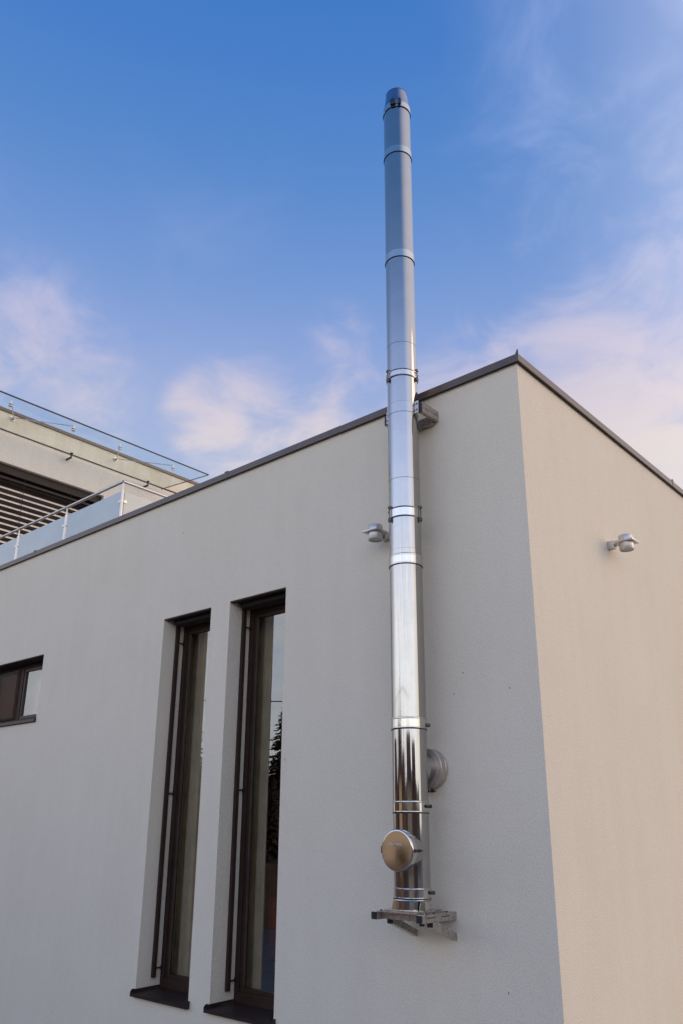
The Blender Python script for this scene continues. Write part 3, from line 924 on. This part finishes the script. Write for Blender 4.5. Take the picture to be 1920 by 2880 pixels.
# inspection port
IC = Vector((XC + 0.004, -0.43, 1.573))
IM = Matrix.Translation(IC) @ Matrix.Rotation(rad(90), 4, 'X')      # local z -> -Y
mb = MB()
mb.lathe([(0.136, -0.20), (0.136, -0.02)], 72, IM)
ins = mb.build('inspection_port', 'steel', flue)
mb = MB()
mb.lathe([(0.136, -0.055), (0.141, -0.055), (0.143, -0.050), (0.143, -0.012), (0.147, -0.008), (0.147, -0.002), (0.145, 0.003), (0.141, 0.006), (0.136, 0.0074), (0.09, 0.0082), (0.04, 0.0086), (1e-3, 0.0087)], 96, IM)
lid = mb.build('lid', 'steel_ring', ins, ang=14)
mb = MB()
mb.box(IC.x - 0.160, IC.x - 0.145, -0.425, -0.395, IC.z - 0.022, IC.z + 0.028, 0.003)
mb.build('clamp_hinge', 'bolt', ins)
mb = MB()
mb.box(IC.x + 0.143, IC.x + 0.158, -0.415, -0.405, IC.z - 0.012, IC.z + 0.012, 0.002)
mb.box(IC.x + 0.143, IC.x + 0.158, -0.375, -0.365, IC.z - 0.012, IC.z + 0.012, 0.002)
mb.tube((IC.x + 0.152, -0.435, IC.z), (IC.x + 0.152, -0.325, IC.z), 0.0045, 10)
mb.tube((IC.x + 0.152, -0.428, IC.z), (IC.x + 0.152, -0.416, IC.z), 0.010, 6)
mb.tube((IC.x + 0.152, -0.362, IC.z), (IC.x + 0.152, -0.350, IC.z), 0.010, 6)
mb.build('clamp_bolt', 'bolt', ins)
# embossed lettering on the lid
def text_mesh(body, size, ext, mat, parent, M4, name='lettering'):
    cu = bpy.data.curves.new('txt', 'FONT')
    cu.body = body; cu.size = size; cu.extrude = ext; cu.align_x = 'LEFT'; cu.resolution_u = 3
    to = bpy.data.objects.new('txt', cu)
    COL.objects.link(to)
    dg = bpy.context.evaluated_depsgraph_get()
    me = bpy.data.meshes.new_from_object(to.evaluated_get(dg))
    bpy.data.objects.remove(to)
    xs = [v.co.x for v in me.vertices]
    wdt = max(xs) - min(xs)
    bm = bmesh.new(); bm.from_mesh(me); bpy.data.meshes.remove(me)
    bmesh.ops.transform(bm, matrix=M4, verts=bm.verts)
    m_ = MB(); m_.merge(bm)
    return m_
s1 = text_mesh('S', 0.034, 0.0022, 'logo', lid, Matrix.Translation((IC.x - 0.066, -0.4398, 1.607)) @ Matrix.Rotation(rad(90), 4, 'X'))
s2 = text_mesh('CHIEDEL', 0.0255, 0.0022, 'logo', lid, Matrix.Translation((IC.x - 0.043, -0.4398, 1.607)) @ Matrix.Rotation(rad(90), 4, 'X') @ Matrix.Scale(1.0, 4, (1, 0, 0)))
me = bpy.data.meshes.new('t'); s2.bm.to_mesh(me); s1.bm.from_mesh(me); bpy.data.meshes.remove(me); s2.bm.free()
s1.build('lettering', 'logo', lid, smooth=False)

# ================================================================== floor support bracket under the flue
sb = thing('support_bracket', 'square tube wall bracket with sloping struts carrying the foot of the flue', 'bracket', (-1.03, 0, 1.10))
def slot_arm(x0_, x1_):
    mb = MB()
    mb.box(x0_, x1_, -0.425, -0.001, 1.095, 1.149, 0.002)
    o = mb.build('arm', 'bracket', sb, smooth=False)
    mb = MB()
    mb.box(x0_ + 0.002, x1_ - 0.002, -0.434, -0.425, 1.097, 1.147, 0.002)
    mb.build('end_cap', 'black', o, smooth=False)
    for ya3, yb3 in ((-0.37, -0.27), (-0.19, -0.09)):
        mb = MB(); mb.box(x1_ - 0.002, x1_ + 0.0012, ya3, yb3, 1.124, 1.131)
        mb.build('slot', 'bolt', o, smooth=False)
    mb = MB(); mb.box(x1_ - 0.002, x1_ + 0.0010, -0.381, -0.378, 1.096, 1.147)
    mb.build('joint_line', 'bolt', o, smooth=False)
slot_arm(-1.260, -1.211)
slot_arm(-0.853, -0.804)
mb = MB(); mb.box(-1.211, -0.853, -0.365, -0.318, 1.098, 1.147, 0.002); mb.build('crossbar', 'bracket', sb, smooth=False)
mb = MB(); mb.box(-1.211, -0.853, -0.110, -0.070, 1.098, 1.147, 0.002); mb.build('crossbar', 'bracket', sb, smooth=False)
mb = MB()
mb.box(-1.19, -0.85, -0.43, -0.075, 1.1495, 1.1535)
mb.box(XC - 0.150, XC + 0.150, YC - 0.148, YC + 0.148, 1.1535, 1.168, 0.002)
mb.build('base_plate', 'bracket', sb, smooth=False)
# folded flanges holding the collar
for (cx, cy), ang in (((-1.075, -0.398), 0), ((-0.872, -0.330), 62), ((-1.17, -0.22), -90)):
    mb = MB()
    rt = Matrix.Translation((cx, cy, 1.156)) @ Matrix.Rotation(rad(ang), 4, 'Z')
    t = bmesh.new()
    A = [t.verts.new(p) for p in ((-0.028, 0, -0.012), (0.028, 0, -0.012), (0.024, 0.004, 0.070), (-0.010, 0.004, 0.070))]
    B = [t.verts.new(p) for p in ((-0.028, 0.004, -0.012), (0.028, 0.004, -0.012), (0.024, 0.008, 0.070), (-0.010, 0.008, 0.070))]
    t.faces.new(A); t.faces.new(B[::-1])
    for i in range(4): t.faces.new((A[i], A[(i + 1) % 4], B[(i + 1) % 4], B[i]))
    bmesh.ops.recalc_face_normals(t, faces=t.faces)
    bmesh.ops.transform(t, matrix=rt, verts=t.verts)
    mb.merge(t)
    mb.build('flange', 'steel_ring', sb, smooth=False)
for x0_ in (-1.212, -0.853):
    mb = MB()
    mb.prism([(-0.300, 1.062), (-0.300, 1.105), (-0.262, 1.105), (-0.001, 0.998), (-0.001, 0.952), (-0.06, 0.975)], 'x', x0_ if x0_ > -1 else x0_ , (x0_ + 0.049))
    o = mb.build('strut', 'bracket', sb, smooth=False)
    mb = MB(); mb.box(x0_ + 0.002, x0_ + 0.047, -0.308, -0.300, 1.062, 1.096); mb.build('end_cap', 'black', o, smooth=False)
mb = MB(); mb.box(-0.965, -0.935, -0.245, -0.220, 1.055, 1.150, 0.002); mb.build('stub', 'bolt', sb, smooth=False)
for x, y in ((-1.235, -0.345), (-1.235, -0.09), (-1.13, -0.35), (-0.828, -0.09), (-0.828, -0.25), (-0.828, -0.345)):
    mb = MB(); mb.tube((x, y, 1.149), (x, y, 1.158), 0.009, 6); mb.build('bolt', 'bolt', sb, smooth=False)

# ================================================================== upper wall bracket
ub = thing('wall_bracket', 'grey channel wall bracket clamping the flue just below the roof edge', 'bracket', (XC, 0, 5.22))
for s_ in (1, -1):
    def X(v): return XC + s_ * (v - XC)
    a_, b_ = sorted((X(-0.845), X(-0.806)))
    mb = MB()
    mb.box(a_, b_, -0.245, -0.001, 5.176, 5.221, 0.002)
    mb.box(a_, b_, -0.245, -0.001, 5.227, 5.274, 0.002)
    mb.box(a_ + 0.004, b_ - 0.004, -0.243, -0.001, 5.220, 5.228)
    arm = mb.build('arm', 'bracket', ub, smooth=False)
    mb = MB(); mb.box(a_ + 0.001, b_ - 0.001, -0.251, -0.245, 5.176, 5.274, 0.001); mb.build('end_cap', 'black', arm, smooth=False)
    mb = MB()
    a2, b2_ = sorted((X(-0.905), X(-0.838)))
    mb.box(a2, b2_, -0.262, -0.256, 5.178, 5.292, 0.001)
    pl = mb.build('clamp_plate', 'aluminium', ub, smooth=False)
    for xx in (-0.852, -0.880):
        for zz_ in (5.205, 5.262):
            mb = MB(); mb.tube((X(xx), -0.262, zz_), (X(xx), -0.268, zz_), 0.0075, 6)
            mb.build('bolt', 'black', pl, smooth=False)
mb = MB()
mb.box(-1.184, -0.846, -0.050, -0.004, 5.150, 5.186, 0.002)
mb.box(-1.184, -0.846, -0.050, -0.045, 5.186, 5.230)
mb.build('crossbar', 'bracket', ub, smooth=False)

# ================================================================== wall lamps
def wall_lamp(loc, label):
    t = thing('wall_lamp', label, 'lamp', loc, 'round up and down wall lamps')
    x, y, z = loc                     # lamp stands on a wall in the plane y = const, facing -Y
    mb = MB(); mb.box(x - 0.030, x + 0.030, y - 0.062, y - 0.001, z - 0.040, z + 0.034, 0.003); mb.build('mount', 'aluminium', t)
    mb = MB()
    mb.box(x - 0.040, x + 0.040, y - 0.085, y - 0.060, z - 0.010, z + 0.004, 0.002)
    mb.box(x - 0.084, x + 0.084, y - 0.256, y - 0.085, z - 0.010, z + 0.006, 0.002)
    mb.build('arm_plate', 'aluminium', t)
    T = Matrix.Translation((x, y - 0.165, z))
    mb = MB()
    mb.lathe([(1e-3, 0.004), (0.063, 0.004), (0.065, 0.006), (0.065, 0.056), (0.063, 0.059), (0.057, 0.059), (0.057, 0.052), (1e-3, 0.052)], 56, T)
    mb.build('upper_head', 'aluminium', t)
    mb = MB()
    mb.lathe([(1e-3, -0.010), (0.063, -0.010), (0.065, -0.012), (0.065, -0.074), (0.063, -0.077), (0.057, -0.077), (0.057, -0.070)], 56, T)
    lh = mb.build('lower_head', 'aluminium', t)
    mb = MB()
    mb.lathe([(0.057, -0.072), (1e-3, -0.070)], 56, T)
    mb.build('diffuser', 'lamp_glass', lh)
    return t
l1 = wall_lamp((-1.410, 0.0, 4.222), 'round silver up-down wall lamp left of the flue')
l2 = copy_thing(l1, (0.0, 1.53, 4.222), rad(90), 'round silver up-down wall lamp on the sunlit side wall')
# its parts hold world-relative meshes built around the thing's origin, so a plain turn is enough

# ================================================================== surroundings behind the camera (seen in the glass and steel)
def conifer_mesh(h, r, seed, tiers=26):
    rnd = random.Random(seed)
    bm = bmesh.new()
    for i in range(tiers):
        f = i / (tiers - 1)
        z = h * (0.10 + 0.88 * f)
        rr = r * (1 - f) ** 0.85 * rnd.uniform(0.8, 1.12) + 0.06
        nb = max(5, int(13 * (1 - f) + 5))
        for k in range(nb):
            a = 2 * pi * k / nb + rnd.uniform(-0.25, 0.25)
            rl = rr * rnd.uniform(0.55, 1.1)
            zj = rnd.uniform(-0.5, 0.5) * h * 0.88 / tiers * 1.6
            for q in range(6):
                u = (q + 0.4) / 6
                cx, cy = rl * u * cos(a), rl * u * sin(a)
                cz = z + zj - rl * 0.22 * u + rnd.uniform(-0.08, 0.08)
                s = rr * 0.20 * (1.15 - u * 0.5) + 0.05
                b = a + rnd.uniform(-0.7, 0.7)
                p1 = (cx + s * 1.5 * cos(b), cy + s * 1.5 * sin(b), cz - s * 0.6)
                p2 = (cx + s * 0.7 * cos(b + 1.9), cy + s * 0.7 * sin(b + 1.9), cz - s * 0.25)
                p3 = (cx + s * 0.7 * cos(b - 1.9), cy + s * 0.7 * sin(b - 1.9), cz + s * 0.25)
                bm.faces.new([bm.verts.new(p) for p in (p1, p2, p3)])
    return bm
protos = []
for i, (h, r) in enumerate(((11.0, 2.0), (9.0, 2.3), (13.5, 2.1))):
    t = thing('conifer_tree', 'tree', 'tree', (0, 0, 0), 'conifers on the hillside opposite the house')
    m_ = MB(); m_.merge(conifer_mesh(h, r, 11 + i)); m_.build('crown', 'conifer', t, smooth=False)
    m_ = MB(); m_.tube((0, 0, -0.5), (0, 0, h * 0.96), 0.22, 10, 0.02); m_.build('trunk', 'bark', t)
    protos.append(t)
random.seed(21)
spots = []
TREES = [(-134, 60, 1, 0.80), (-129, 56, 0, 0.85), (-124, 62, 1, 1.05), (-119.5, 58, 0, 1.05), (-115.5, 54, 2, 0.98), (-113.5, 55, 2, 1.28),
         (-109, 52, 0, 1.1), (-105, 60, 1, 1.1), (-100, 55, 0, 0.9), (-95, 63, 1, 1.0), (-89, 58, 0, 0.85), (-83, 66, 1, 0.95),
         (-141, 60, 0, 0.95), (-138, 57, 1, 1.0), (-136, 62, 2, 0.9), (-144.5, 62, 1, 1.0), (-149, 66, 1, 0.9), (-131.5, 58, 1, 1.05), (-74, 70, 0, 0.7), (-127, 75, 2, 0.8), (-107, 74, 2, 0.95), (-92, 78, 2, 0.75), (-157, 64, 1, 0.7), (-61, 74, 1, 0.8), (-54, 60, 1, 0.8), (-48, 64, 0, 0.75), (-40, 62, 1, 0.85), (-34, 60, 0, 0.7), (-26, 64, 1, 0.8), (-18, 60, 1, 0.75), (-8, 62, 0, 0.8),
         (-146, 46, 1, 0.62), (-142.5, 43, 0, 0.55), (-139, 47, 1, 0.62), (-135, 44, 1, 0.58), (-131, 47, 0, 0.62), (-147, 40, 1, 0.5), (-137, 38, 1, 0.45), (-79, 60, 1, 0.85), (-68, 62, 0, 0.8)]
names = ['slender dark conifer', 'broad dark conifer', 'tall spire-topped conifer']
for i, (a_, d_, k, s_) in enumerate(TREES):
    x, y = d_ * cos(rad(a_)), d_ * sin(rad(a_))
    lab = names[k] + ' on the slope opposite the house, mirrored in the glass'
    z = hill_h(x, y)
    t = protos[k]
    if k in [TREES[j][2] for j in range(i)]:
        t = copy_thing(protos[k], (x, y, z), random.uniform(0, 6), lab, None, s_ * 0.92)
    else:
        t.location = (x, y, z); t.scale = (s_ * 0.92,) * 3; t['label'] = lab

def far_house(x, y, rz, w_, d_, h_, wall, label, roof_h=1.6):
    t = thing('neighbour_house', label, 'house', (0, 0, 0), 'houses across the road')
    m_ = MB(); m_.box(-w_ / 2, w_ / 2, -d_ / 2, d_ / 2, -0.3, h_); m_.build('wall', wall, t, smooth=False)
    m_ = MB(); m_.prism([(-d_ / 2 - 0.5, h_ - 0.05), (d_ / 2 + 0.5, h_ - 0.05), (0, h_ + roof_h)], 'x', -w_ / 2 - 0.4, w_ / 2 + 0.4); m_.build('roof', 'roof', t, smooth=False)
    k = 0
    xx = -w_ / 2 + 1.2
    while xx < w_ / 2 - 1:
        m_ = MB(); m_.box(xx, xx + 1.1, d_ / 2 - 0.02, d_ / 2 + 0.04, 1.0, 2.3)
        o = m_.build('window', 'frame', t, smooth=False)
        m_ = MB(); m_.box(xx + 0.08, xx + 1.02, d_ / 2 + 0.041, d_ / 2 + 0.05, 1.08, 2.22); m_.build('pane', 'glass', o, smooth=False)
        xx += 2.4
    t.location = (x, y, GZ); t.rotation_euler = (0, 0, rz)
    return t
def polar(a_, d_): return d_ * cos(rad(a_)), d_ * sin(rad(a_))
for a_, d_, w_, wall, lab in ((-62, 27, 11, 'house_wall', 'cream neighbour house with brown tiled roof across the road'),
                              (-30, 30, 10, 'house_wall2', 'brown timber neighbour house beside the cream one'),
                              (-122, 25, 8, 'house_wall', 'pale neighbour house opposite the flue, below the conifers'),
                              (-158, 31, 10, 'house_wall2', 'brown neighbour house farthest to the left of the slope'),
                              (-96, 36, 9, 'house_wall2', 'brown neighbour house at the foot of the slope')):
    x, y = polar(a_, d_)
    far_house(x, y, rad(a_ + 90 + 0), w_, 7, 4.3, wall, lab, 2.0)
# garden walls / hedge nearby give the vertical bands in the lower pipe
hd = MB()
rnd = random.Random(5)
for i in range(2600):
    x = rnd.uniform(-9, 3); y = -15.5 + rnd.uniform(-0.45, 0.45); z = rnd.uniform(GZ, 1.1)
    s = rnd.uniform(0.06, 0.13)
    n_ = Vector((rnd.uniform(-1, 1), rnd.uniform(-1, 1), rnd.uniform(-1, 1))).normalized()
    u = n_.orthogonal().normalized() * s; v = n_.cross(u).normalized() * s
    c = Vector((x, y, z))
    hd.poly([c - u, c + v, c + u, c - v])
tag(hd.build('hedge', 'conifer', smooth=False), 'clipped brown-green hedge in front of the house, mirrored in the steel', 'hedge')
fn = thing('wooden_fence', 'low brown board fence in front of the house, mirrored in the tall windows', 'fence', (-14, -10, GZ))
m_ = MB()
xx = -22.0
while xx < -5.0:
    hh = 0.75 + rnd.uniform(-0.02, 0.02)
    m_.box(xx, xx + 0.13, -10.012, -9.988, GZ + 0.06, hh)
    xx += 0.15
m_.build('boards', 'house_wall2', fn, smooth=False)
for k in range(8):
    m_ = MB(); m_.box(-22 + 2.4 * k, -21.91 + 2.4 * k, -10.12, -10.03, GZ - 0.2, 0.8); m_.build('post', 'bark', fn, smooth=False)
# utility pole and cable
up = thing('utility_pole', 'grey utility pole with a single cable crossing in front of the house', 'pole', (-24, -13, 0))
m_ = MB(); m_.tube((-24, -13, GZ - 0.3), (-24, -13, 7.0), 0.11, 14, 0.08); m_.build('mast', 'bark', up)
m_ = MB(); m_.box(-24.6, -23.4, -13.06, -12.94, 6.4, 6.5); m_.build('cross_arm', 'bark', up, smooth=False)
m_ = MB()
prev = None
for i in range(33):
    f_ = i / 32
    p = Vector((-24 + 46 * f_, -13 - 7 * f_, 6.5 - 6.2 * f_ * (1 - f_) + 0.8 * f_))
    if prev is not None: m_.tube(prev, p, 0.02, 6, caps=False)
    prev = p
m_.build('cable', 'black', up)
